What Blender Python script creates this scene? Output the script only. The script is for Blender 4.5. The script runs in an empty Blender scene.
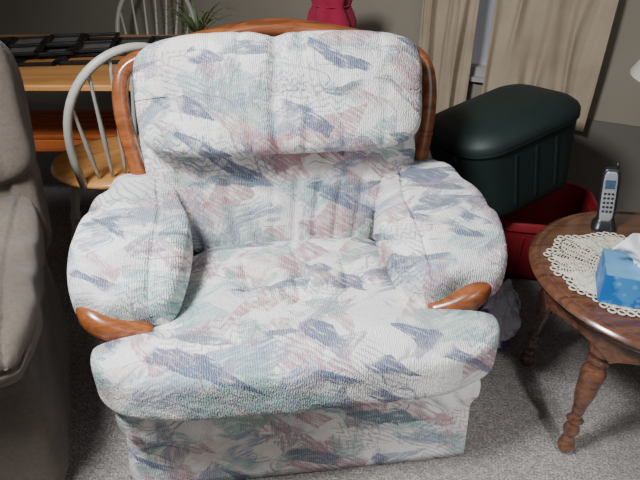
import bpy, math, random
from mathutils import Vector, Matrix, noise
random.seed(4)
C = bpy.context.scene.collection

def lin(c):
    return tuple(((x/255)/12.92 if x/255 <= .04045 else ((x/255+.055)/1.055)**2.4) for x in c) + (1,)

# ---------------------------------------------------------------- materials
def newmat(name):
    m = bpy.data.materials.new(name); m.use_nodes = True
    nt = m.node_tree
    return m, nt, nt.nodes['Principled BSDF']
def N(nt, t, **k):
    n = nt.nodes.new(t)
    for a, b in k.items():
        if a in n.bl_rna.properties: setattr(n, a, b)
        else: n.inputs[a].default_value = b
    return n
def mathn(nt, op, a, b=None, c=None, clamp=False):
    n = nt.nodes.new('ShaderNodeMath'); n.operation = op; n.use_clamp = clamp
    for i, v in enumerate((a, b, c)):
        if v is None: continue
        if isinstance(v, (int, float)): n.inputs[i].default_value = v
        else: nt.links.new(v, n.inputs[i])
    return n.outputs[0]
def mapping(nt, rot=(0,0,0), scale=(1,1,1), loc=(0,0,0), coord='Object', src=None):
    mp = nt.nodes.new('ShaderNodeMapping')
    mp.inputs['Rotation'].default_value = [math.radians(r) for r in rot]
    mp.inputs['Scale'].default_value = scale; mp.inputs['Location'].default_value = loc
    if src is None:
        tc = nt.nodes.new('ShaderNodeTexCoord'); src = tc.outputs[coord]
    nt.links.new(src, mp.inputs['Vector']); return mp.outputs[0]
def rotscale(nt, src, rot, scale, loc=(0, 0, 0)):
    a = mapping(nt, rot=(0, 0, rot), src=src)
    return mapping(nt, scale=scale, loc=loc, src=a)
def noi(nt, vec, scale, detail=2, rough=.5, dist=0):
    n = N(nt, 'ShaderNodeTexNoise'); n.inputs['Scale'].default_value = scale
    n.inputs['Detail'].default_value = detail; n.inputs['Roughness'].default_value = rough
    n.inputs['Distortion'].default_value = dist
    nt.links.new(vec, n.inputs['Vector']); return n.outputs[0]
def step(nt, v, a, b):
    n = nt.nodes.new('ShaderNodeMapRange'); n.interpolation_type = 'SMOOTHSTEP'
    nt.links.new(v, n.inputs[0]); n.inputs[1].default_value = a; n.inputs[2].default_value = b
    return n.outputs[0]
def mix(nt, fac, a, b):
    n = nt.nodes.new('ShaderNodeMix'); n.data_type = 'RGBA'
    if isinstance(fac, (int, float)): n.inputs[0].default_value = fac
    else: nt.links.new(fac, n.inputs[0])
    for i, v in ((6, a), (7, b)):
        if isinstance(v, tuple): n.inputs[i].default_value = v
        else: nt.links.new(v, n.inputs[i])
    return n.outputs[2]
def bump(nt, bsdf, h, strength=.3, dist=.01):
    b = nt.nodes.new('ShaderNodeBump'); b.inputs['Strength'].default_value = strength
    b.inputs['Distance'].default_value = dist
    nt.links.new(h, b.inputs['Height']); nt.links.new(b.outputs[0], bsdf.inputs['Normal'])

def plain(name, col, rough=.5, metal=0, var=.08, nscale=20, bumps=0, coat=0):
    m, nt, b = newmat(name)
    v = mapping(nt); n = noi(nt, v, nscale, 4)
    c = lin(col); d = tuple(x*(1-var*2) for x in c[:3])+(1,)
    nt.links.new(mix(nt, step(nt, n, .3, .7), d, c), b.inputs['Base Color'])
    b.inputs['Roughness'].default_value = rough; b.inputs['Metallic'].default_value = metal
    b.inputs['Coat Weight'].default_value = coat
    if bumps: bump(nt, b, n, bumps, .005)
    return m
def wood(name, c1, c2, rough=.3, scale=(3, 30, 30), rot=(0,0,0), coat=.4):
    m, nt, b = newmat(name)
    v = mapping(nt, scale=scale, rot=rot)
    n = noi(nt, v, 1.2, 6, .6, 1.2)
    col = mix(nt, step(nt, n, .35, .7), lin(c1), lin(c2))
    v2 = mapping(nt, scale=tuple(s*5 for s in scale), rot=rot)
    g = noi(nt, v2, 2, 3)
    col = mix(nt, mathn(nt, 'MULTIPLY', step(nt, g, .5, .75), .25), col, tuple(x*.5 for x in lin(c2)[:3])+(1,))
    nt.links.new(col, b.inputs['Base Color'])
    b.inputs['Roughness'].default_value = rough; b.inputs['Coat Weight'].default_value = coat
    b.inputs['Coat Roughness'].default_value = .2
    bump(nt, b, n, .05, .003)
    return m

def fabric_print():
    m, nt, b = newmat('printed_crinkle_fabric')
    tc = nt.nodes.new('ShaderNodeTexCoord'); sp = nt.nodes.new('ShaderNodeSeparateXYZ')
    nt.links.new(tc.outputs['Object'], sp.inputs[0])
    cb = nt.nodes.new('ShaderNodeCombineXYZ')
    shear = mathn(nt, 'MULTIPLY', mathn(nt, 'SUBTRACT', sp.outputs[2], sp.outputs[1]), .30)
    nt.links.new(mathn(nt, 'ADD', sp.outputs[0], shear), cb.inputs[0])
    nt.links.new(mathn(nt, 'ADD', sp.outputs[2], sp.outputs[1]), cb.inputs[1])
    P = cb.outputs[0]
    def warp(src, scale, detail, amt):
        wn = N(nt, 'ShaderNodeTexNoise'); wn.inputs['Scale'].default_value = scale; wn.inputs['Detail'].default_value = detail
        nt.links.new(P, wn.inputs['Vector'])
        va = nt.nodes.new('ShaderNodeVectorMath'); va.operation = 'MULTIPLY_ADD'
        nt.links.new(wn.outputs[1], va.inputs[0]); va.inputs[1].default_value = (amt, amt, 0)
        nt.links.new(src, va.inputs[2]); return va.outputs[0]
    W = warp(P, 6, 1, .08)
    W = warp(W, 24, 1, .010)
    W = warp(W, 110, 2, .006)
    base = mapping(nt)
    col = lin((230, 225, 221))
    def cells(rot, scale, sc, loc, feature='F1'):
        v = N(nt, 'ShaderNodeTexVoronoi', feature=feature)
        v.voronoi_dimensions = '2D'
        v.inputs['Scale'].default_value = sc
        nt.links.new(rotscale(nt, W, rot, scale, loc), v.inputs['Vector'])
        return v
    def bristle(rot, lo, hi):
        n = noi(nt, rotscale(nt, P, rot, (16, 95, 1)), 1.2, 3, .6)
        return step(nt, n, lo, hi)
    def bare(loc, lo=.42, hi=.50):
        return step(nt, noi(nt, mapping(nt, loc=loc, src=P), 5.5, 2), lo, hi)
    def layer(rot, scale, sc, loc, chan, lo, colr, amt, brot=None, blo=.34, bhi=.58):
        nonlocal col
        v = cells(rot, scale, sc, loc)
        s = nt.nodes.new('ShaderNodeSeparateColor'); nt.links.new(v.outputs[1], s.inputs[0])
        k = step(nt, s.outputs[chan], lo, lo+.012)
        k = mathn(nt, 'MULTIPLY', k, bristle(rot if brot is None else brot, blo, bhi))
        k = mathn(nt, 'MULTIPLY', k, mathn(nt, 'MULTIPLY', bare(loc), amt))
        col = mix(nt, k, col, lin(colr))
    layer(35, (1, 1.6, 1), 5.4, (2, 5, 0), 0, .60, (184, 182, 188), .65, blo=.2, bhi=.6)
    layer(-30, (1, 1.8, 1), 5.2, (7, 1, 0), 1, .68, (204, 192, 180), .6, blo=.2, bhi=.6)
    layer(-40, (1, 1.6, 1), 7.6, (0, 0, 0), 0, .73, (166, 114, 124), .85, brot=45, blo=.28)
    layer(52, (1, 2.2, 1), 8.5, (3, 9, 0), 2, .79, (174, 128, 134), .8)
    layer(25, (1, 1.6, 1), 7.6, (5, 2, 0), 1, .76, (132, 170, 162), .82, brot=-20, blo=.28)
    layer(-10, (1, 2.0, 1), 8.5, (15, 6, 0), 2, .83, (114, 156, 152), .72, brot=30)
    layer(-24, (1, 2.8, 1), 6.2, (1, 7, 0), 2, .83, (124, 137, 162), .82)
    layer(38, (1, 4.0, 1), 5.8, (8, 3, 0), 0, .885, (72, 84, 116), .92, blo=.28, bhi=.5)
    layer(-68, (1, 3.0, 1), 7.6, (4, 4, 0), 1, .84, (134, 130, 146), .75)
    layer(2, (1, 4.0, 1), 6.2, (14, 13, 0), 0, .90, (74, 98, 116), .88, blo=.28, bhi=.5)
    def hatch(rot, sc, mloc, colr, amt, zig=False, lo=.87):
        nonlocal col
        q = mapping(nt, rot=(0, 0, rot), src=W)
        s = nt.nodes.new('ShaderNodeSeparateXYZ'); nt.links.new(q, s.inputs[0])
        yy = s.outputs[1]
        if zig:
            tri = mathn(nt, 'PINGPONG', s.outputs[0], .018)
            yy = mathn(nt, 'ADD', yy, mathn(nt, 'MULTIPLY', tri, 1.3))
        f = mathn(nt, 'FRACT', mathn(nt, 'MULTIPLY', mathn(nt, 'ADD', yy, 9.0), sc))
        k = mathn(nt, 'LESS_THAN', mathn(nt, 'ABSOLUTE', mathn(nt, 'SUBTRACT', f, .5)), .14)
        v = cells(rot+20, (1, 1.6, 1), 7.0, mloc); s2 = nt.nodes.new('ShaderNodeSeparateColor'); nt.links.new(v.outputs[1], s2.inputs[0])
        k = mathn(nt, 'MULTIPLY', mathn(nt, 'MULTIPLY', k, step(nt, s2.outputs[0], lo, lo+.01)), amt)
        col = mix(nt, k, col, lin(colr))
    hatch(40, 60, (2, 2, 0), (118, 122, 142), .55)
    hatch(-35, 42, (8, 5, 0), (156, 112, 124), .6, zig=True)
    hatch(10, 38, (3, 11, 0), (104, 122, 142), .55, zig=True)
    def arcs(scale, loc, wdt, colr, amt, mloc):
        nonlocal col
        n = noi(nt, mapping(nt, loc=loc, scale=(1, 1.5, 1), src=P), scale, 0)
        n = mathn(nt, 'ADD', n, mathn(nt, 'MULTIPLY', noi(nt, P, 60, 1), .012))
        d = mathn(nt, 'ABSOLUTE', mathn(nt, 'SUBTRACT', n, .51))
        d = mathn(nt, 'MINIMUM', d, mathn(nt, 'ABSOLUTE', mathn(nt, 'SUBTRACT', n, .58)))
        k = mathn(nt, 'SUBTRACT', 1.0, step(nt, d, wdt*.4, wdt))
        msk = step(nt, noi(nt, mapping(nt, loc=mloc, src=P), 7, 2), .55, .60)
        k = mathn(nt, 'MULTIPLY', mathn(nt, 'MULTIPLY', k, msk), amt)
        col = mix(nt, k, col, lin(colr))
    arcs(5.5, (1, 1, 0), .011, (102, 106, 126), .7, (1, 1, 0))
    arcs(6.5, (5, 3, 0), .011, (94, 110, 130), .65, (5, 8, 0))
    arcs(6, (9, 7, 0), .010, (144, 108, 120), .6, (9, 3, 0))
    wv = N(nt, 'ShaderNodeTexWave', Scale=60.0, Distortion=6.0, Detail=3.0)
    wv.bands_direction = 'X'
    wv.inputs['Detail Scale'].default_value = 1.6
    nt.links.new(base, wv.inputs['Vector'])
    thread = step(nt, wv.outputs[1], .55, .95)
    col = mix(nt, mathn(nt, 'MULTIPLY', thread, .25), col, lin((234, 230, 227)))
    nt.links.new(col, b.inputs['Base Color'])
    b.inputs['Roughness'].default_value = .9
    b.inputs['Sheen Weight'].default_value = .05
    h = mathn(nt, 'ADD', mathn(nt, 'MULTIPLY', wv.outputs[1], .5), mathn(nt, 'MULTIPLY', noi(nt, base, 110, 2), .8))
    h = mathn(nt, 'ADD', h, mathn(nt, 'MULTIPLY', noi(nt, base, 30, 2), 1.5))
    bump(nt, b, h, .6, .006)
    return m

def carpet_mat():
    m, nt, b = newmat('grey_carpet_pile')
    v = mapping(nt)
    n1 = noi(nt, v, 170, 3, .7); n2 = noi(nt, v, 42, 4, .75); n3 = noi(nt, v, 4, 3)
    c = mix(nt, step(nt, n1, .32, .68), lin((92, 86, 83)), lin((178, 171, 166)))
    c = mix(nt, mathn(nt, 'MULTIPLY', step(nt, n2, .42, .62), .5), c, lin((100, 93, 90)))
    c = mix(nt, mathn(nt, 'MULTIPLY', step(nt, n3, .4, .65), .25), c, lin((112, 104, 99)))
    nt.links.new(c, b.inputs['Base Color']); b.inputs['Roughness'].default_value = 1
    bump(nt, b, mathn(nt, 'ADD', n1, n2), .8, .01)
    return m

def cloth(name, c1, c2, scale=60, bs=.4, rough=.95, mottled=0):
    m, nt, b = newmat(name)
    v = mapping(nt); n = noi(nt, v, scale*6, 3, .7); n2 = noi(nt, v, 6, 3)
    c = mix(nt, step(nt, n2, .3, .7), lin(c1), lin(c2))
    c = mix(nt, mathn(nt, 'MULTIPLY', step(nt, n, .5, .7), .25), c, tuple(x*.5 for x in lin(c1)[:3])+(1,))
    h = n
    if mottled:
        n3 = noi(nt, v, 90, 4, .7)
        c = mix(nt, mathn(nt, 'MULTIPLY', step(nt, n3, .45, .62), mottled), c, tuple(x*.55 for x in lin(c2)[:3])+(1,))
        h = mathn(nt, 'ADD', n, n3)
    nt.links.new(c, b.inputs['Base Color'])
    b.inputs['Roughness'].default_value = rough
    b.inputs['Sheen Weight'].default_value = .1
    bump(nt, b, h, bs, .004)
    return m

FAB = fabric_print()
OAK = wood('brown_stained_wood', (142, 80, 42), (96, 52, 27), .25, (4, 25, 25))
TABLE_OAK = wood('light_oak_tabletop', (212, 152, 90), (184, 124, 68), .3, (2.5, 22, 22))
SIDE = wood('dark_walnut_polished', (104, 67, 48), (66, 38, 28), .16, (4, 30, 30), coat=.8)
CRATEW = wood('orange_pine', (222, 124, 66), (194, 98, 50), .5, (3, 25, 25), coat=.1)
WHITEP = plain('white_painted_wood', (180, 176, 164), .4, var=.04)
SOFA = cloth('taupe_microfibre', (104, 92, 81), (86, 76, 67), 50, .45, mottled=.3)
CURT = cloth('beige_curtain_weave', (176, 158, 135), (162, 144, 122), 40, .15)
GREEN = plain('dark_green_plastic', (20, 36, 33), .6, var=.1, nscale=6)
RED = plain('maroon_plastic', (128, 25, 35), .5, var=.1, nscale=6)
BLACK = plain('black_lacquer', (26, 25, 26), .4, var=.2)
CARPET = carpet_mat()
WALLU = plain('warm_beige_wall_paint', (144, 134, 119), .9, var=.03, nscale=3)
WALLL = plain('taupe_lower_wall', (106, 100, 93), .9, var=.04, nscale=3)  # darker tone for the lower part of the wall

# ---------------------------------------------------------------- geometry
class M:
    def __init__(s): s.v = []; s.f = []
    def add(s, v, f, mtx=None):
        o = len(s.v)
        s.v += [tuple(mtx @ Vector(p)) if mtx is not None else tuple(p) for p in v]
        s.f += [tuple(i+o for i in q) for q in f]
        return s
def obj(name, m, mat, parent=None, smooth=True, loc=None, rot=None, bevel=0, sub=0, sharp=None):
    me = bpy.data.meshes.new(name); me.from_pydata(m.v, [], m.f); me.update()
    if isinstance(mat, (list, tuple)):
        for x in mat: me.materials.append(x)
    else: me.materials.append(mat)
    if smooth: me.polygons.foreach_set('use_smooth', [True]*len(me.polygons))
    o = bpy.data.objects.new(name, me); C.objects.link(o)
    if parent is not None: o.parent = parent
    if loc is not None: o.location = loc
    if rot is not None: o.rotation_euler = rot
    if bevel:
        b = o.modifiers.new('b', 'BEVEL'); b.width = bevel; b.segments = 3; b.limit_method = 'ANGLE'
    if sub:
        b = o.modifiers.new('s', 'SUBSURF'); b.levels = sub; b.render_levels = sub
    if sharp and smooth:
        me.set_sharp_from_angle(angle=math.radians(sharp))
    return o
def root(name, label, cat, loc=(0,0,0), rotz=0, rot=None):
    e = bpy.data.objects.new(name, None); e.empty_display_size = .1; C.objects.link(e)
    e.location = loc; e.rotation_euler = rot if rot else (0, 0, math.radians(rotz))
    e['label'] = label; e['category'] = cat
    return e
def T(x, y, z): return Matrix.Translation((x, y, z))
def R(ax, d): return Matrix.Rotation(math.radians(d), 4, ax)

def box(w, d, h, c=(0,0,0)):
    x, y, z = w/2, d/2, h/2
    v = [(sx*x+c[0], sy*y+c[1], sz*z+c[2]) for sx, sy, sz in
         ((-1,-1,-1),(1,-1,-1),(1,1,-1),(-1,1,-1),(-1,-1,1),(1,-1,1),(1,1,1),(-1,1,1))]
    f = [(0,3,2,1),(4,5,6,7),(0,1,5,4),(1,2,6,5),(2,3,7,6),(3,0,4,7)]
    return v, f
def rbox(size, c=(0,0,0), k=5, n=24, rot=None, deform=None):
    vs = {}; V = []; F = []
    def vid(p):
        key = tuple(round(a*n) for a in p)
        if key not in vs:
            vs[key] = len(V)
            s = sum(abs(a)**k for a in p)**(1/k); mx = max(abs(a) for a in p)
            q = [a*mx/s for a in p]
            P = Vector((q[0]*size[0]/2, q[1]*size[1]/2, q[2]*size[2]/2))
            if deform: P = Vector(deform(Vector(q), P))
            if rot is not None: P = rot @ P
            V.append((P.x+c[0], P.y+c[1], P.z+c[2]))
        return vs[key]
    g = [-1+2*i/n for i in range(n+1)]
    for ax in range(3):
        for s in (-1, 1):
            for i in range(n):
                for j in range(n):
                    q = []
                    for a, b_ in ((i, j), (i+1, j), (i+1, j+1), (i, j+1)):
                        p = [0, 0, 0]; p[ax] = s; p[(ax+1) % 3] = g[a]; p[(ax+2) % 3] = g[b_]
                        q.append(vid(p))
                    F.append(tuple(q) if s > 0 else tuple(reversed(q)))
    return V, F
def lathe(prof, seg=24, c=(0,0,0)):
    V = []; F = []
    for r, z in prof:
        for i in range(seg):
            a = 2*math.pi*i/seg
            V.append((c[0]+r*math.cos(a), c[1]+r*math.sin(a), c[2]+z))
    for k in range(len(prof)-1):
        for i in range(seg):
            j = (i+1) % seg
            F.append((k*seg+i, k*seg+j, (k+1)*seg+j, (k+1)*seg+i))
    F.append(tuple(reversed(range(seg)))); F.append(tuple(range((len(prof)-1)*seg, len(prof)*seg)))
    return V, F
def catmull(pts, n=8):
    P = [Vector(p) for p in pts]; P = [2*P[0]-P[1]]+P+[2*P[-1]-P[-2]]
    out = []
    for i in range(1, len(P)-2):
        for k in range(n):
            t = k/n; a, b, c, d = P[i-1:i+3]
            out.append(.5*((2*b)+(-a+c)*t+(2*a-5*b+4*c-d)*t*t+(-a+3*b-3*c+d)*t**3))
    out.append(P[-2]); return out
def tube(pts, rad, seg=12, flat=1.0, up=(0,0,1), sq=2.0):
    V = []; F = []; n = len(pts); pts = [Vector(p) for p in pts]
    up = Vector(up)
    for i, p in enumerate(pts):
        d = (pts[min(i+1, n-1)]-pts[max(i-1, 0)]).normalized()
        s = d.cross(up)
        if s.length < 1e-3: s = d.cross(Vector((1, 0, 0)))
        s.normalize(); u = s.cross(d).normalized()
        r = rad(i/(n-1)) if callable(rad) else rad
        for k in range(seg):
            a = 2*math.pi*k/seg; ca, sa = math.cos(a), math.sin(a)
            ca = math.copysign(abs(ca)**(2/sq), ca); sa = math.copysign(abs(sa)**(2/sq), sa)
            V.append(tuple(p + s*ca*r + u*sa*r*flat))
    for i in range(n-1):
        for k in range(seg):
            j = (k+1) % seg
            F.append((i*seg+k, i*seg+j, (i+1)*seg+j, (i+1)*seg+k))
    F.append(tuple(reversed(range(seg)))); F.append(tuple(range((n-1)*seg, n*seg)))
    return V, F
def rring(w, d, r, z, n=6, c=(0, 0)):
    out = []
    for cx, cy, a0 in ((w/2-r, d/2-r, 0), (-w/2+r, d/2-r, 90), (-w/2+r, -d/2+r, 180), (w/2-r, -d/2+r, 270)):
        for i in range(n+1):
            a = math.radians(a0+90*i/n)
            out.append((c[0]+cx+r*math.cos(a), c[1]+cy+r*math.sin(a), z))
    return out
def loft(rings, cap0=True, cap1=True):
    V = []; F = []; s = len(rings[0])
    for r in rings: V += r
    for k in range(len(rings)-1):
        for i in range(s):
            j = (i+1) % s
            F.append((k*s+i, k*s+j, (k+1)*s+j, (k+1)*s+i))
    if cap0: F.append(tuple(reversed(range(s))))
    if cap1: F.append(tuple(range((len(rings)-1)*s, len(rings)*s)))
    return V, F
def sm(x, a, b):
    t = max(0, min(1, (x-a)/(b-a))); return t*t*(3-2*t)
def nz(p, s=1, o=0): return noise.noise(Vector((p[0]*s+o, p[1]*s+o*.7, p[2]*s-o)))

# ================================================================ ARMCHAIR
ch = root('armchair', 'wooden-trimmed recliner armchair in white blue and mauve printed fabric', 'armchair', (-.091, 1.39, 0), 7)

m = M(); m.add(*rbox((.86, .70, .31), (0, -.02, .18), 14, 16))
obj('base', m, FAB, ch)
m = M(); m.add(*rbox((.84, .09, .56), (0, .245, .68), 8, 20, rot=R('X', -17).to_3x3()))
obj('back_shell', m, FAB, ch)

tufts = [(-.115, -.150), (.015, -.225), (.030, -.090), (.155, -.165)]
def seat_def(q, P):
    y = P.y - .205
    wid = .33 + .160*(1-sm(y, -.38, -.29))
    x = q.x*wid
    z = P.z
    top = sm(q.z, -.1, .7)
    if q.z > 0:
        z += .012*(1-abs(q.x)**2.5)
    z += top*(.022*math.exp(-((y+.43)/.075)**2))
    z -= top*.016*sm(abs(x), .22, .28)*sm(y, -.32, -.2)
    z -= top*.035*sm(y, .005, .075)
    for tx, ty in tufts:
        dx, dy = x-tx, y-ty; r = math.hypot(dx, dy)
        z -= top*(.030*math.exp(-(r/.014)**2)+.050*math.exp(-(r/.040)**2))
        a = math.atan2(dy, dx)
        for ca in (0.35, 1.6, 2.9, 4.1, 5.4):
            da = abs((a-ca-tx*9+math.pi) % (2*math.pi)-math.pi)
            z -= top*.016*math.exp(-(da*r/.009)**2)*math.exp(-((r-.050)/.032)**2)
    # straight pulled folds joining the buttons
    for i, (ax, ay) in enumerate(tufts):
        for bx, by in tufts[i+1:]:
            L2 = (bx-ax)**2+(by-ay)**2
            if L2 > .032: continue
            t = max(0, min(1, ((x-ax)*(bx-ax)+(y-ay)*(by-ay))/L2))
            d = math.hypot(x-ax-t*(bx-ax), y-ay-t*(by-ay))
            z -= top*.014*math.exp(-(d/.010)**2)
    z += top*.001*nz((x, y, z), 22)
    z += .010*sm(-y, .05, .45)*top
    for s in (-1, 1):
        dd = (y+.345)+.10*(abs(x)-.33)
        if x*s > .2: z -= top*.012*math.exp(-(dd/.012)**2)*sm(x*s, .2, .3)
    fr = sm(-y, .40, .50)
    z -= fr*(.004 if q.z > 0 else .0)
    y += fr*(.004*nz((x*6, 0, P.z*3), 1.5) + .002*math.sin(x*38+3*nz((x, 0, 0), 4)))
    y += .010*(x/.49)**2*fr
    return (x, y, z+.390)
m = M(); m.add(*rbox((.97, .64, .142), (0, 0, 0), 5.4, 130, deform=seat_def))
obj('seat_cushion', m, FAB, ch)
for i, (tx, ty) in enumerate(tufts):
    m = M(); m.add(*rbox((.022, .022, .012), (tx, ty, .398), 2.2, 6))
    obj('button', m, FAB, ch)
def band_def(q, P):
    x, y, z = P
    if q.y < 0:
        y += .007*math.sin(x*120+4*nz((x*3, z*2, 0), 6))*(.7+nz((x, 0, 2), 7))
    return (x, y, z)
m = M(); m.add(*rbox((.915, .19, .125), (0, -.380, .258), 4.5, 90, deform=band_def))
obj('footrest_panel', m, FAB, ch)
V = []; F = []
path = []
hw = .440
for i in range(41): path.append((-hw, .30-.70*i/40, -1, 0))
for i in range(1, 81): path.append((-hw+2*hw*i/80, -.412, 0, -1))
for i in range(1, 41): path.append((hw, -.40+.70*i/40, 1, 0))
rows = 10
for r in range(rows+1):
    t = r/rows
    for i, (x, y, nx, ny) in enumerate(path):
        w = .004+t*.020 + t*.003*nz((x*8, y*8, t), 1)
        z = .225*(1-t)+.006
        sx = x*(1+.01*t)
        V.append((sx+nx*w, y+ny*w, z))
n_ = len(path)
for r in range(rows):
    for i in range(n_-1):
        F.append((r*n_+i, (r+1)*n_+i, (r+1)*n_+i+1, r*n_+i+1))
m = M(); m.add(V, F); sk = obj('skirt', m, FAB, ch)
s_ = sk.modifiers.new('so', 'SOLIDIFY'); s_.thickness = .006

def lum_def(q, P):
    x, y, z = P
    if q.y < .3:
        g = sm(abs(x), .38, .33)
        xx = x-.010*math.sin(z*9+x*6)
        ph = (xx/.066) % 1.0
        y += g*.014*math.exp(-((ph-.5)/.15)**2)*(.75+.6*nz((x*5, 0, z*2), 1.3))
        y += .003*nz((x, y, z), 11)
    x *= 1-.10*sm(-q.z, -.5, .8)
    return (x, y, z)
m = M(); m.add(*rbox((.81, .18, .42), (0, .185, .580), 5.5, 96, rot=R('X', -8).to_3x3(), deform=lum_def))
obj('lumbar_cushion', m, FAB, ch)
def head_def(q, P):
    x, y, z = P
    g = sm(abs(q.x), 1.0, .85)
    fr = 1 if q.y < .4 else 0
    e = sm(abs(q.z), .25, 1)
    for px_, a_, w_ in ((-.02, .034, .013), (.055, .016, .010), (-.10, .014, .010), (-.19, .009, .011), (.16, .010, .011), (-.28, .006, .01), (.27, .006, .01)):
        y += fr*g*a_*(.40+.60*e)*math.exp(-((x-px_-.008*math.sin(z*14+px_*30))/w_)**2)
    y += fr*.016*math.exp(-((x+.02)/.06)**2)*math.exp(-((z+.01)/.06)**2)
    y += .003*nz((x, y, z), 10)
    z += .003*nz((x, y, z), 6) - .008*(abs(q.x)**4)*(1 if q.z > 0 else -0.3)
    z -= .010*math.exp(-((x+.02)/.04)**2)*sm(q.z, 0, 1)
    y += .025*abs(q.x)**4*fr
    return (x, y, z)
m = M(); m.add(*rbox((.795, .230, .325), (.003, .165, .860), 5.4, 90, rot=R('X', -20).to_3x3(), deform=head_def))
obj('head_cushion', m, FAB, ch)

half = [(.375, .12, .40), (.414, .165, .58), (.448, .215, .74), (.454, .255, .86), (.425, .285, .925), (.325, .308, .957), (.17, .325, .99), (0, .332, 1.010)]
pts = [(-x, y, z) for x, y, z in half[:-1]] + list(reversed(half))
pts = catmull(pts, 8)
m = M(); m.add(*tube(pts, .0225, 16, flat=1.2, up=(0, .97, .25), sq=2.8))
obj('back_frame', m, OAK, ch)

for s in (-1, 1):
    wd = .258 if s < 0 else .290
    cxx = .413 if s < 0 else .400
    def arm_def(q, P, s=s):
        x, y, z = P
        o = s*q.x
        f = sm(-y, .02, .28)
        yb = sm(y, -.02, .25)
        inner = sm(-o, -.2, 1)
        x -= s*inner*(.020*math.exp(-((y+.06)/.13)**2) - .040*yb)
        x += s*sm(o, -.2, 1)*(.008*f-.030*yb)
        z -= .046*f*f
        z += .004*o
        z -= .010*inner*(1-yb) + .018*inner*f
        z += .006*nz((x, y, z), 8, s*3) + .003*nz((x, y, z), 22, s)
        if q.y < -.3: y += .006*math.sin(x*46+s)+.006*nz((x, z, 0), 12)
        z += .005*math.sin(x*60+2*nz((x, y, 0), 5))*sm(-q.y, .4, .95)
        z += .006*math.sin(y*34+5*nz((x, y, 0), 5))*sm(abs(o), .4, .95)*(1 if q.z > 0 else 0)
        z -= .012*math.exp(-((o+.48)/.035)**2)*(1 if q.z > 0 else 0)
        return (x, y, z)
    m = M(); m.add(*rbox((wd, .560, .158), (s*cxx, -.052, .568), 4.4, 72, deform=arm_def))
    a = obj('armrest', m, FAB, ch)
    m = M(); m.add(*rbox((.17, .48, .42), (s*.410, -.01, .30), 7, 20))
    obj('arm_panel', m, FAB, a)
    m = M(); m.add(*rbox((.20, .12, .12), (s*.400, -.240, .455), 3, 24, rot=(R('Y', -s*18)).to_3x3()))
    obj('arm_front_pad', m, FAB, a)
    dx = -.012 if s < 0 else -.038
    # chunky flat-faced oval cap
    pts = [(s*(.362+dx), -.318, .443), (s*(.390+dx), -.326, .452), (s*(.430+dx), -.331, .469), (s*(.470+dx), -.326, .490), (s*(.500+dx), -.300, .508), (s*(.506+dx*.8), -.235, .512)]
    pts = catmull(pts, 10)
    def tr(t):
        e = min(t/.18, 1); return .003+.034*math.sqrt(max(0, 1-(1-e)**2))*(1-.15*sm(t, .6, 1))
    m = M(); m.add(*tube(pts, tr, 24, flat=.92, sq=2.6))
    obj('arm_trim', m, OAK, a)

# ================================================================ TAUPE SOFA
so = root('sofa', 'taupe microfibre recliner sofa with padded arms beside the armchair', 'sofa', (-.600, .885, 0), 21)
def wr(o, a=.008, s=8):
    def f(q, P):
        x, y, z = P
        return (x+a*nz((x, y, z), s, o), y+a*nz((x, y, z), s, o+5), z+a*nz((x, y, z), s, o+9))
    return f
def sarm(q, P):
    x, y, z = P
    z -= .035*sm(-y, .1, .34)
    z += .010*math.sin(y*40+2*nz((x, y, 0), 4))*sm(abs(q.x), .5, 1)
    z += .007*math.sin(y*70+x*30+4*nz((x, y, 0), 5))*(.5+nz((x, y, 3), 4))
    dip = .016*(math.exp(-((q.x-.62)/.03)**2)+math.exp(-((q.x+.62)/.03)**2))
    if q.z > .2: z -= dip
    y += .012*math.exp(-((q.z)/.08)**2)*(1 if q.y < -.5 else 0)
    return (x+.008*nz((x, y, z), 7), y+.012*nz((x, y, z), 6), z+.012*nz((x, y, z), 7))
for cx in (-.155, -1.0):
    m = M(); m.add(*rbox((.235, .70, .44), (cx, .375, .230), 9, 24, deform=wr(cx)))
    a = obj('arm_panel', m, SOFA, so)
    m = M(); m.add(*rbox((.308, .71, .145), (cx+.002, .32, .540), 4.0, 60, deform=sarm))
    obj('arm_cushion', m, SOFA, a)
m = M(); m.add(*rbox((.62, .60, .22), (-.575, .28, .36), 5, 26, deform=wr(3)))
obj('seat_cushion', m, SOFA, so)
m = M(); m.add(*rbox((.60, .70, .24), (-.575, .38, .14), 10, 14, deform=wr(2, .004)))
obj('base', m, SOFA, so)
def bd(q, P):
    x, y, z = P
    if q.y < 0: y += .014*math.exp(-((q.x-.86)/.02)**2)
    return wr(6)(q, Vector((x, y, z)))
m = M(); m.add(*rbox((1.14, .20, .42), (-.575, .71, .55), 6, 40, rot=R('X', -16).to_3x3(), deform=bd))
bk = obj('backrest', m, SOFA, so)
m = M(); m.add(*rbox((1.17, .24, .46), (-.575, .755, .82), 6, 40, rot=R('X', -18).to_3x3(), deform=bd))
obj('back_pillow', m, SOFA, bk)

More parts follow.
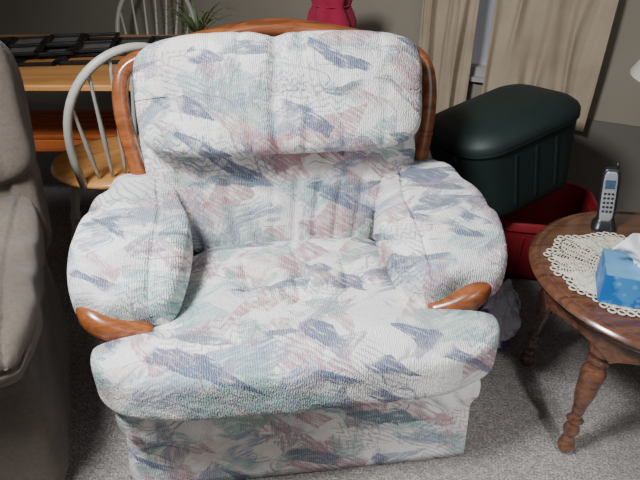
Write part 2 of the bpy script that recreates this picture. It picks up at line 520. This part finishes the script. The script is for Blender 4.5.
# ================================================================ DINING TABLE
dt = root('dining_table', 'light oak dining table with rounded corners', 'table', (-.95, 2.48, 0))
m = M(); w, d = 2.1, .86
m.add(*loft([rring(w-.03, d-.03, .14, .716), rring(w, d, .15, .720), rring(w, d, .15, .734), rring(w-.012, d-.012, .145, .740)]))
obj('table_top', m, TABLE_OAK, dt, sharp=40)
m = M(); m.add(*box(1.5, .02, .05, (0, -.25, .69))); m.add(*box(1.5, .02, .05, (0, .25, .69)))
m.add(*box(.02, .48, .05, (.74, 0, .69))); m.add(*box(.02, .48, .05, (-.74, 0, .69)))
obj('apron', m, TABLE_OAK, dt, smooth=False)
prof = [(.022, 0), (.028, .03), (.022, .08), (.034, .2), (.038, .34), (.028, .47), (.036, .5), (.026, .53), (.036, .56), (.036, .716)]
for sx in (-1, 1):
    for sy in (-1, 1):
        m = M(); m.add(*lathe(prof, 18, (sx*.74, sy*.25, 0))); obj('leg', m, TABLE_OAK, dt)

# ================================================================ WINDSOR CHAIRS
def windsor(label, loc, rz):
    r = root('dining_chair', label, 'chair', loc, rz)
    r['group'] = 'bow-back dining chairs around the table'
    m = M(); prof = [(.19, -.018), (.235, -.010), (.248, .002), (.245, .012), (.22, .016), (.13, .011), (.02, .009)]
    m.add(*lathe(prof, 40, (0, 0, .45))); obj('seat', m, TABLE_OAK, r)
    hoop = []
    for i in range(33):
        a = math.pi*i/32
        cx = -math.cos(a)*.245; h = math.sin(a)**.62
        wid = 1.0 - .22*(1-h)**2
        hoop.append((cx*wid, -.15-.14*h-.02*(math.sin(a)), .455+.48*h))
    m = M(); m.add(*tube(hoop, .014, 10, up=(0, 1, .2))); obj('back_hoop', m, WHITEP, r)
    for i in range(7):
        u = (i-3)/3.0
        xb = u*.13; xt = u*.205
        a = math.acos(max(-1, min(1, -xt/.245))); h = math.sin(a)**.62
        top = Vector((xt*(1.0-.22*(1-h)**2), -.15-.14*h-.02*math.sin(a), .455+.48*h))
        bot = Vector((xb, -.175+.03*u*u, .46))
        pts = [bot.lerp(top, k/8) for k in range(9)]
        m = M(); m.add(*tube(pts, lambda t: .006+.003*math.exp(-((t-.4)/.2)**2), 8, up=(0, 1, 0))); obj('spindle', m, WHITEP, r)
    feet = []
    for sx in (-1, 1):
        for sy in (-1, 1):
            t = Vector((sx*.13, sy*.13, .44)); b = Vector((sx*.2, sy*.19, 0)); feet.append((t, b))
            pts = [b.lerp(t, k/14) for k in range(15)]
            m = M(); m.add(*tube(pts, lambda t: .011+.009*math.sin(math.pi*t)**1.0+.004*math.cos(t*30), 10, up=(0, 1, 0))); obj('leg', m, WHITEP, r)
    m = M()
    mids = [t.lerp(b, .6) for t, b in feet]
    for a, b in ((0, 1), (2, 3)):
        m.add(*tube([mids[a].lerp(mids[b], k/6) for k in range(7)], lambda t: .007+.005*math.sin(math.pi*t), 8))
    m.add(*tube([((mids[0]+mids[1])/2).lerp((mids[2]+mids[3])/2, k/6) for k in range(7)], lambda t: .007+.005*math.sin(math.pi*t), 8))
    obj('stretcher', m, WHITEP, r)
    return r
windsor('white bow-back dining chair with oak seat behind the armchair', (-.79, 2.03, 0), 40)
windsor('white bow-back dining chair at the window side of the table', (-.93, 3.08, 0), 178)

# ================================================================ things on the dining table
GLASSY = plain('grey_glass_insert', (118, 112, 104), .3, var=.15)
def collage(loc, rz, w, d, cols, rows_, label, seed, skip=0):
    rnd = random.Random(seed)
    r = root('picture_frame', label, 'picture frame', loc, rz); r['group'] = 'black collage picture frames on the table'
    m = M(); mg = M(); t = .018; h = .013
    xs = [-w/2+w*i/cols for i in range(cols+1)]; ys = [-d/2+d*i/rows_ for i in range(rows_+1)]
    for i in range(cols):
        for j in range(rows_):
            cx, cy = (xs[i]+xs[i+1])/2+rnd.uniform(-.006, .006), (ys[j]+ys[j+1])/2+rnd.uniform(-.006, .006)
            ww, dd = w/cols*rnd.uniform(.97, 1.06), d/rows_*rnd.uniform(.97, 1.06)
            k = .004 if (i+j) % 2 else 0
            for bx in (-1, 1): m.add(*box(t, dd, h, (cx+bx*(ww-t)/2, cy, h/2+k)))
            for by in (-1, 1): m.add(*box(ww, t, h, (cx, cy+by*(dd-t)/2, h/2+k)))
            if (i*rows_+j) % 3 != skip: mg.add(*box(ww-t, dd-t, .002, (cx, cy, .003)))
    obj('frame_moulding', m, BLACK, r, smooth=False, bevel=.002)
    obj('glass', mg, GLASSY, r, smooth=False)
collage((-1.10, 2.54, .741), 5, .96, .44, 6, 3, 'black multi-opening collage picture frame lying flat on the table', 3, 0)
collage((-1.22, 2.56, .761), 13, .62, .34, 4, 2, 'smaller black collage picture frame stacked on another', 8, 1)

pl = root('potted_plant', 'small spider plant in a terracotta pot on the dining table', 'plant', (-.545, 2.62, .740))
TERRA = plain('terracotta', (140, 80, 55), .8)
m = M(); m.add(*lathe([(.03, 0), (.04, .045), (.045, .048), (.045, .056), (.038, .056), (.034, .05)], 24)); obj('pot', m, TERRA, pl)
LEAF = plain('green_leaf', (104, 122, 80), .5, var=.25, nscale=15)
m = M()
for i in range(40):
    a = random.uniform(0, 2*math.pi); L = random.uniform(.12, .27); H = random.uniform(.05, .14)
    pts = []
    for k in range(11):
        t = k/10; pts.append((math.cos(a)*L*t, math.sin(a)*L*t*.8, .052+H*math.sin(t*2.2)*1.1))
    for k in range(10):
        p, q = Vector(pts[k]), Vector(pts[k+1])
        s = Vector((-math.sin(a), math.cos(a), 0)); w0 = .006*(1-(k/10)**2)+.0005; w1 = .006*(1-((k+1)/10)**2)+.0003
        m.add([p-s*w0, p+s*w0, q+s*w1, q-s*w1], [(0, 1, 2, 3)])
obj('leaves', m, LEAF, pl)

rb = root('cloth_bag', 'crimson fabric drawstring bag standing on the dining table', 'bag', (.045, 2.48, .740))
REDC = cloth('crimson_cloth', (150, 22, 58), (122, 14, 46), 60, .3)
V = []; seg = 48
prof = [(.085, 0), (.10, .03), (.10, .09), (.095, .14), (.082, .18), (.068, .205), (.074, .225), (.092, .29), (.087, .292), (.03, .25)]
for r_, z in prof:
    for i in range(seg):
        a = 2*math.pi*i/seg
        rr = r_*(1+.14*math.sin(a*6+z*9)*(z > .1)+.14*nz((math.cos(a), math.sin(a), z*8), 1.5))
        V.append((rr*math.cos(a)+.02*z, rr*math.sin(a)*.7, z))
_, F = lathe(prof, seg); m = M(); m.add(V, F); obj('bag_body', m, REDC, rb)
m = M(); m.add(*tube([(.072*math.cos(a*math.pi/10)+.004, .051*math.sin(a*math.pi/10), .205) for a in range(21)], .003, 6)); obj('drawstring', m, REDC, rb)

cr = root('slatted_bench', 'low orange pine slatted bench on the floor by the table', 'bench', (-1.28, 2.52, 0), 0)
m = M()
for i in range(6): m.add(*box(.76, .046, .016, (0, -.15+.06*i, .42)))
obj('seat', m, CRATEW, cr, smooth=False, bevel=.003)
m = M()
for sy in (-1, 1): m.add(*box(.74, .018, .055, (0, sy*.165, .380)))
for sx in (-1, 1): m.add(*box(.018, .34, .055, (sx*.35, 0, .380)))
obj('apron', m, CRATEW, cr, smooth=False, bevel=.003)
for sx in (-1, 1):
    for sy in (-1, 1):
        m = M(); m.add(*box(.035, .035, .412, (sx*.34, sy*.14, .206))); obj('leg', m, BLACK, cr, smooth=False, bevel=.003)

# ================================================================ SIDE TABLE
st = root('side_table', 'round dark walnut side table with moulded edge and turned legs', 'side table', (.912, 1.205, 0))
m = M(); R0 = .34
m.add(*lathe([(R0-.05, .452), (R0-.022, .455), (R0-.016, .464), (R0-.018, .470), (R0-.002, .476), (R0+.004, .486), (R0-.002, .495), (R0-.012, .500), (R0-.022, .5005), (R0-.026, .4975), (R0-.034, .5), (.2, .5), (.01, .5)], 72))
obj('table_top', m, SIDE, st, sharp=50)
V = []; seg = 120
for t_ in (0, 1):
    for rr in (R0-.050, R0-.064):
        for i in range(seg):
            a = 2*math.pi*i/seg
            z = .455 if t_ else .368+.040*abs(math.sin(a*4))**.7
            V.append((rr*math.cos(a), rr*math.sin(a), z))
F = []
for i in range(seg):
    j = (i+1) % seg
    F += [(i, j, 2*seg+j, 2*seg+i), (seg+j, seg+i, 3*seg+i, 3*seg+j), (j, i, seg+i, seg+j), (2*seg+i, 2*seg+j, 3*seg+j, 3*seg+i)]
m = M(); m.add(V, F); obj('apron', m, SIDE, st, sharp=40)
lp = [(0, .012), (.012, .021), (.03, .023), (.045, .014), (.055, .020), (.062, .013), (.09, .022), (.12, .014), (.13, .023), (.142, .014), (.17, .017), (.24, .027), (.30, .031), (.325, .020), (.34, .030), (.352, .020), (.365, .034), (.46, .035)]
for a in (218, 142, 322, 38):
    ca, sa = math.cos(math.radians(a)), math.sin(math.radians(a))
    pts = []; n = 70
    for k in range(n+1):
        z = .455*k/n
        rad = .256 + .022*(1-z/.46)**2 + .010*math.sin(z*9)
        pts.append((ca*rad, sa*rad, z))
    def rf(t, lp=lp):
        z = t*.455
        for (z0, r0), (z1, r1) in zip(lp, lp[1:]):
            if z0 <= z <= z1: return r0+(r1-r0)*sm(z, z0, z1)
        return lp[-1][1]
    m = M(); m.add(*tube(pts, rf, 18, up=(0, 1, 0))); obj('leg', m, SIDE, st)
m = M()
for a in (218, 142, 322, 38):
    ca, sa = math.cos(math.radians(a)), math.sin(math.radians(a))
    pts = catmull([(ca*.255, sa*.255, .34), (ca*.19, sa*.19, .33), (ca*.10, sa*.10, .26), (0, 0, .245)], 6)
    m.add(*tube(pts, .012, 10, flat=1.3))
m.add(*lathe([(.012, .21), (.03, .22), (.035, .245), (.03, .27), (.01, .28)], 16))
obj('stretcher', m, SIDE, st)

dl = root('doily', 'cream crocheted lace doily spread on the side table', 'doily', (.795, 1.200, .5015))
LACE = cloth('cream_crochet_cotton', (222, 212, 194), (206, 195, 176), 60, .5)
m = M(); SC = .95
def tri(a, n): return 1-2*abs(((a*n/(2*math.pi)) % 1)-.5)*1.0
def lobe(a): return SC*(.93+.12*tri(a+.2*math.sin(a*2), 11)+.04*math.sin(a*3))
def ring_(cx, cy, rr, rad=.0024):
    m.add(*tube([(cx+rr*math.cos(b*math.pi/7), cy+rr*math.sin(b*math.pi/7), .003) for b in range(15)], rad, 5))
def drow(r, amp, n, rad=.0023, seg=176):
    pts = []
    for i in range(seg+1):
        a = 2*math.pi*i/seg; rr = r*(1+amp*math.sin(a*n))*(1+(lobe(a)-1)*(r/.19)**2)
        pts.append((rr*math.cos(a)*.92, rr*math.sin(a), .003))
    m.add(*tube(pts, rad, 5))
r = .012
while r < .19: drow(r, .010, 28); r += .0085
for r0, r1, n in ((.015, .034, 24), (.034, .062, 40), (.062, .094, 56), (.094, .128, 72), (.128, .162, 84), (.162, .186, 90)):
    for i in range(n):
        if n > 40 and i % 6 == 5: continue
        a = 2*math.pi*i/n; b = a+.08*(1 if i % 2 else -1)
        l0 = 1+(lobe(a)-1)*(r0/.19)**2; l1 = 1+(lobe(b)-1)*(r1/.19)**2
        m.add(*tube([(r0*l0*math.cos(a)*.92, r0*l0*math.sin(a), .003), (r1*l1*math.cos(b)*.92, r1*l1*math.sin(b), .003)], .0023, 5))
for i in range(55):
    a = 2*math.pi*i/55; L = lobe(a)
    ring_(.200*L*math.cos(a)*.92, .200*L*math.sin(a), .0085)
    if i % 2 == 0:
        for r2, sz in ((.073, .012), (.106, .016), (.140, .020)):
            cx, cy = r2*SC*math.cos(a)*.92, r2*SC*math.sin(a)
            m.add(*loft([rring(sz, sz, .006, .001, 3, (cx, cy)), rring(sz*.85, sz*.85, .005, .0036, 3, (cx, cy))]))
m.add(*lathe([(.012, .001), (.012, .003), (.006, .004)], 16))
obj('lace', m, LACE, dl)

tb = root('tissue_box', 'blue cardboard tissue box with a white tissue on the doily', 'tissue box', (.795, 1.09, .5075), -20)
BLUE, nt_, b_ = newmat('blue_patterned_card')
vv = N(nt_, 'ShaderNodeTexVoronoi', Scale=45.0); nt_.links.new(mapping(nt_), vv.inputs['Vector'])
cc = mix(nt_, step(nt_, noi(nt_, mapping(nt_), 26, 3), .45, .55), lin((30, 96, 164)), lin((60, 128, 186)))
cc = mix(nt_, mathn(nt_, 'MULTIPLY', step(nt_, vv.outputs[0], .32, .22), .25), cc, lin((164, 194, 214)))
nt_.links.new(cc, b_.inputs['Base Color']); b_.inputs['Roughness'].default_value = .45
BLUEL = plain('pale_blue_card', (104, 158, 198), .45, var=.1)
m = M(); m.add(*loft([rring(.22, .125, .004, 0, 2), rring(.22, .125, .004, .078, 2)]))
obj('box_body', m, BLUE, tb, sharp=30)
m = M(); m.add(*loft([rring(.217, .122, .003, .0775, 2), rring(.217, .122, .003, .0788, 2)])); obj('box_top', m, BLUEL, tb, sharp=30)
TISS = plain('white_tissue_paper', (236, 236, 238), .8, var=.03)
V = []; F = []; n = 24
for i in range(n+1):
    for j in range(n+1):
        u = i/n*2-1; w_ = j/n
        sp = .035+.05*w_
        V.append((u*sp+.01*math.sin(w_*5)-.01, .02*math.sin(u*5+w_*3)*(.4+w_)+.012*nz((u*2, w_*2, 0), 2)+.02*w_*w_, .076+.075*w_*(1-.35*u*u)+.008*math.sin(u*7)*w_))
for i in range(n):
    for j in range(n):
        k = i*(n+1)+j; F.append((k, k+1, k+n+2, k+n+1))
m = M(); m.add(V, F); t_ = obj('tissue', m, TISS, tb); q_ = t_.modifiers.new('s', 'SOLIDIFY'); q_.thickness = .0012

ph = root('cordless_phone', 'silver and black cordless phone standing in its charging cradle', 'phone', (.84, 1.43, .501), -22)
PHB = plain('charcoal_phone_plastic', (34, 35, 38), .35)
PHS = plain('silver_phone_plastic', (164, 166, 170), .35, metal=.3)
m = M(); m.add(*loft([rring(.066, .072, .02, 0), rring(.064, .070, .02, .010), rring(.052, .044, .016, .022, c=(0, .006)), rring(.048, .034, .012, .030, c=(0, .006))]))
obj('cradle', m, PHB, ph, sharp=50)
tilt = T(0, .0, .018) @ R('Y', -7) @ R('X', -5)
m = M(); m.add(*rbox((.050, .028, .168), (0, 0, .084), 4.5, 14), mtx=tilt); hs = obj('handset', m, PHB, ph)
m = M(); m.add(*rbox((.037, .010, .152), (0, -.0110, .083), 5, 12), mtx=tilt); obj('faceplate', m, PHS, hs)
m = M(); m.add(*box(.026, .004, .026, (0, -.0150, .122)), mtx=tilt)
sc_m, nt_, b_ = newmat('phone_display'); b_.inputs['Roughness'].default_value = .2
nt_.links.new(mix(nt_, noi(nt_, mapping(nt_), 200, 1), lin((54, 70, 86)), lin((76, 94, 110))), b_.inputs['Base Color'])
obj('display', m, sc_m, hs, smooth=False)
for r_ in range(5):
    for c_ in range(3):
        m = M(); m.add(*rbox((.0075, .004, .0070), ((c_-1)*.010, -.0160, .094-r_*.0135), 3, 4), mtx=tilt); obj('button', m, PHB, hs)
m = M(); m.add(*tube([tilt @ Vector((.014, .004, .160)), tilt @ Vector((.014, .004, .182))], .004, 8)); obj('antenna', m, PHB, hs)

tl = root('table_lamp', 'turned wooden table lamp with cream shade on the side table', 'lamp', (1.03, 1.41, .500))
m = M(); m.add(*lathe([(.055, 0), (.06, .01), (.055, .022), (.03, .03), (.02, .05), (.035, .08), (.045, .12), (.035, .17), (.018, .22), (.014, .26), (.02, .27), (.01, .28), (.008, .44)], 28)); obj('lamp_base', m, OAK, tl)
SHADE = plain('cream_lampshade', (214, 206, 192), .8, var=.03)
m = M(); V, F = lathe([(.225, .44), (.10, .66)], 40); m.add(V, F[:-2]); o_ = obj('lamp_shade', m, SHADE, tl)
q_ = o_.modifiers.new('s', 'SOLIDIFY'); q_.thickness = .003
m = M()
for k in range(3):
    a = k*2.094; m.add(*tube([(0, 0, .435), (.148*math.cos(a), .148*math.sin(a), .575)], .002, 6))
obj('shade_support', m, PHS, tl)

# ================================================================ STORAGE TOTES
def tote(name, label, loc, rot, w, d, h, mat, lid=True):
    r = root(name, label, 'storage bin', loc, rot=rot)
    m = M()
    rings = [rring(w*.76, d*.74, .08, 0), rring(w*.82, d*.80, .09, .008), rring(w*.86, d*.84, .095, .025)]
    for k in range(1, 8):
        t = k/8; rings.append(rring(w*(.86+.10*t), d*(.84+.11*t), .10, .025+(h-.075)*t))
    rings += [rring(w*.965, d*.955, .10, h-.045), rring(w, d, .11, h-.042), rring(w, d, .11, h-.014), rring(w*.985, d*.985, .105, h-.008)]
    if lid: m.add(*loft(rings))
    else:
        rings += [rring(w*.945, d*.93, .10, h-.010), rring(w*.80, d*.78, .08, .03)]
        m.add(*loft(rings))
    for sx in (-1, 1):
        m.add(*loft([rring(.03, d*.34, .01, h-.075, 3, (sx*w*.485, 0)), rring(.036, d*.36, .01, h-.045, 3, (sx*w*.488, 0))]))
    for k in range(3):
        for sy in (-1, 1):
            x = -w*.18+w*.18*k
            m.add(*tube([(x, sy*d*.425, .05), (x, sy*d*.470, h-.07)], .006, 8))
    obj('bin_body', m, mat, r, sharp=45)
    if lid:
        m = M(); W, D = w*1.01, d*1.012
        m.add(*loft([rring(W, D, .115, h-.030), rring(W, D, .115, h-.014), rring(W-.012, D-.012, .11, h-.002), rring(W-.05, D-.05, .10, h+.018),
                     rring(W-.10, D-.10, .085, h+.030), rring(W-.12, D-.12, .08, h+.031), rring(W-.16, D-.16, .06, h+.038), rring(W-.24, D-.24, .03, h+.042)]))
        obj('lid', m, mat, r, sharp=70)
    return r
tote('storage_bin', 'open maroon red plastic storage bin on the carpet', (.895, 2.01, 0), (0, 0, math.radians(-10)), .45, .42, .29, RED, lid=False)
tote('storage_bin', 'dark green plastic storage bin with lid tipped on the red bin', (.725, 1.975, .345), (math.radians(-6), math.radians(-12), math.radians(26)), .50, .40, .32, GREEN)

pb = root('plastic_bag', 'crumpled white and purple plastic bag on the carpet', 'bag', (.600, 1.49, 0))
BAG, nt_, b_ = newmat('white_plastic_film')
cc = mix(nt_, step(nt_, noi(nt_, mapping(nt_), 12, 1), .57, .61), lin((206, 203, 210)), lin((106, 72, 146)))
nt_.links.new(cc, b_.inputs['Base Color']); b_.inputs['Roughness'].default_value = .3
bump(nt_, b_, noi(nt_, mapping(nt_), 35, 4, .7, 1.5), 1.0, .01)
def bagd(q, P):
    x, y, z = P
    n1 = noise.noise(Vector((x*22, y*22, z*16)))
    n2 = abs(noise.noise(Vector((x*45+3, y*45, z*30))))
    k = 1+.30*n1-.40*n2
    k2 = 1-.45*sm(q.z, .1, 1)
    z2 = z*(1+.2*n1*(1 if q.z > 0 else 0))
    return (x*k*k2, y*k*k2, z2)
m = M(); m.add(*rbox((.165, .16, .25), (0, 0, .126), 3.0, 40, deform=bagd)); obj('bag_body', m, BAG, pb)

# ================================================================ ROOM
def struct(name, m, mat, **k):
    o = obj(name, m, mat, None, **k); o['kind'] = 'structure'; return o
m = M(); m.add(*box(8, 8, .04, (0, 1.5, -.02))); struct('floor', m, CARPET, smooth=False)
ang = math.degrees(math.atan2(-.5, 1))
WM = T(0, 3.05, 0) @ R('Z', ang)
def wallp(xworld): return xworld/math.cos(math.radians(ang))
x0, x1, zs = wallp(.56), wallp(1.10), .60
def wbox(w, d, h, c): return (lambda vf: ([tuple(WM @ Vector(p)) for p in vf[0]], vf[1]))(box(w, d, h, c))
m = M()
L, Rr = -3.9, 2.6
m.add(*wbox(x0-L, .1, 2.5, ((x0+L)/2, .05, 1.25)))
m.add(*wbox(Rr-x1, .1, 2.5, ((x1+Rr)/2, .05, 1.25)))
m.add(*wbox(x1-x0, .1, zs, ((x1+x0)/2, .05, zs/2)))
m.add(*wbox(x1-x0, .1, .45, ((x1+x0)/2, .05, 2.275)))
struct('wall_back', m, WALLU, smooth=False)
m = M(); m.add(*wbox(Rr-.35, .012, .47, ((Rr+.35)/2, -.007, .235))); struct('lower_wall_panel_1', m, WALLL, smooth=False)  # thin panel covering the lower wall, darker than the wall above
TRIM = plain('white_window_trim', (170, 168, 166), .4, var=.03)
m = M()
for cx in (x0+.02, x1-.02): m.add(*wbox(.04, .08, 2.05-zs, (cx, .04, (2.05+zs)/2)))
for cz in (zs+.02, 1.30, 2.03): m.add(*wbox(x1-x0, .08, .04, ((x0+x1)/2, .04, cz)))
m.add(*wbox(x1-x0+.06, .05, .02, ((x0+x1)/2, -.01, zs-.01)))
wo = struct('window_1', m, TRIM, smooth=False)
PANE, nt_, b_ = newmat('daylit_frosted_window_pane')
cc = mix(nt_, noi(nt_, mapping(nt_), 4, 2), lin((140, 140, 146)), lin((158, 158, 162)))
nt_.links.new(cc, b_.inputs['Base Color']); nt_.links.new(cc, b_.inputs['Emission Color'])
b_.inputs['Emission Strength'].default_value = .25; b_.inputs['Roughness'].default_value = .3
m = M(); m.add(*wbox(x1-x0-.04, .006, 2.0-zs, ((x0+x1)/2, .06, (2.0+zs)/2+.01)))
o_ = obj('window_pane', m, PANE, wo, smooth=False)
def curtain(xa, xb, label, seed, hem):
    r = root('curtain', label, 'curtain'); r['group'] = 'beige curtains at the window'
    a, b = wallp(xa), wallp(xb); V = []; F = []; nx = 200; nzv = 40
    for j in range(nzv+1):
        t = j/nzv; z = hem+(2.18-hem)*t
        for i in range(nx+1):
            u = i/nx; x = a+(b-a)*(u*(1-.06*(1-t))+.03*(1-t))
            ph_ = u*(b-a)/.125*2*math.pi + 3.8*nz((u*3.4+seed, t*2.2, seed), 1.5) + t*1.6
            amp = max(.25, .75+1.1*nz((u*6, t*1.2, seed+3), 1))
            y = -.080 + (.024*math.sin(ph_+seed)+.006*math.sin(ph_*2.1+seed*2+t))*amp
            V.append(tuple(WM @ Vector((x+.01*nz((u*3, t*2, seed), 1), y, z+.006*math.sin(ph_)*(1-t)))))
    for j in range(nzv):
        for i in range(nx):
            k = j*(nx+1)+i; F.append((k, k+1, k+nx+2, k+nx+1))
    m = M(); m.add(V, F); o = obj('curtain_panel', m, CURT, r); q = o.modifiers.new('s', 'SOLIDIFY'); q.thickness = .003
curtain(.49, .735, 'beige gathered curtain panel beside the window', 1, .36)
curtain(.780, 1.22, 'wide beige gathered curtain panel hanging over the storage bins', 4, .44)
rd = root('curtain_rod', 'dark metal curtain rod above the window', 'curtain rod')
m = M(); m.add(*tube([WM @ Vector((x0-.25, -.085, 2.2)), WM @ Vector((x1+.3, -.085, 2.2))], .012, 12))
for x in (x0-.2, x1+.25): m.add(*tube([WM @ Vector((x, -.085, 2.2)), WM @ Vector((x, 0, 2.2))], .008, 8))
obj('rod', m, BLACK, rd)

# ================================================================ LIGHT + CAMERA
def area(name, loc, tgt, size, e, col, spread=180):
    l = bpy.data.lights.new(name, 'AREA'); l.size = size; l.energy = e; l.color = col; l.spread = math.radians(spread)
    o = bpy.data.objects.new(name, l); C.objects.link(o); o.location = loc
    o.rotation_euler = (Vector(tgt)-Vector(loc)).to_track_quat('-Z', 'Y').to_euler()
area('window_daylight', (-.75, .45, 2.15), (-.08, 1.15, .45), .4, 46, (.93, .97, 1.0), 120)
area('soft_room_bounce', (1.1, -.7, 2.1), (.3, 1.3, .3), 1.3, 11, (1, .97, .93))
l = bpy.data.lights.new('carpet_fill_spot', 'SPOT'); l.energy = 300; l.spot_size = math.radians(20); l.spot_blend = 1; l.shadow_soft_size = .1; l.color = (.95, .98, 1)  # added spot that brightens a patch of carpet at front right
o = bpy.data.objects.new('carpet_fill_spot', l); C.objects.link(o); o.location = (.9, -1.0, 2.5)
o.rotation_euler = (Vector((.50, .93, 0))-Vector(o.location)).to_track_quat('-Z', 'Y').to_euler()
w = bpy.data.worlds.new('w'); bpy.context.scene.world = w; w.use_nodes = True
w.node_tree.nodes['Background'].inputs[0].default_value = (.86, .90, .97, 1)
w.node_tree.nodes['Background'].inputs[1].default_value = .13
cam = bpy.data.cameras.new('camera'); co = bpy.data.objects.new('camera', cam); C.objects.link(co)
co.location = (0, 0, 1.35); co.rotation_euler = (math.radians(58), 0, 0)
cam.sensor_width = 36; cam.lens = 31.5; cam.clip_start = .02
bpy.context.scene.camera = co
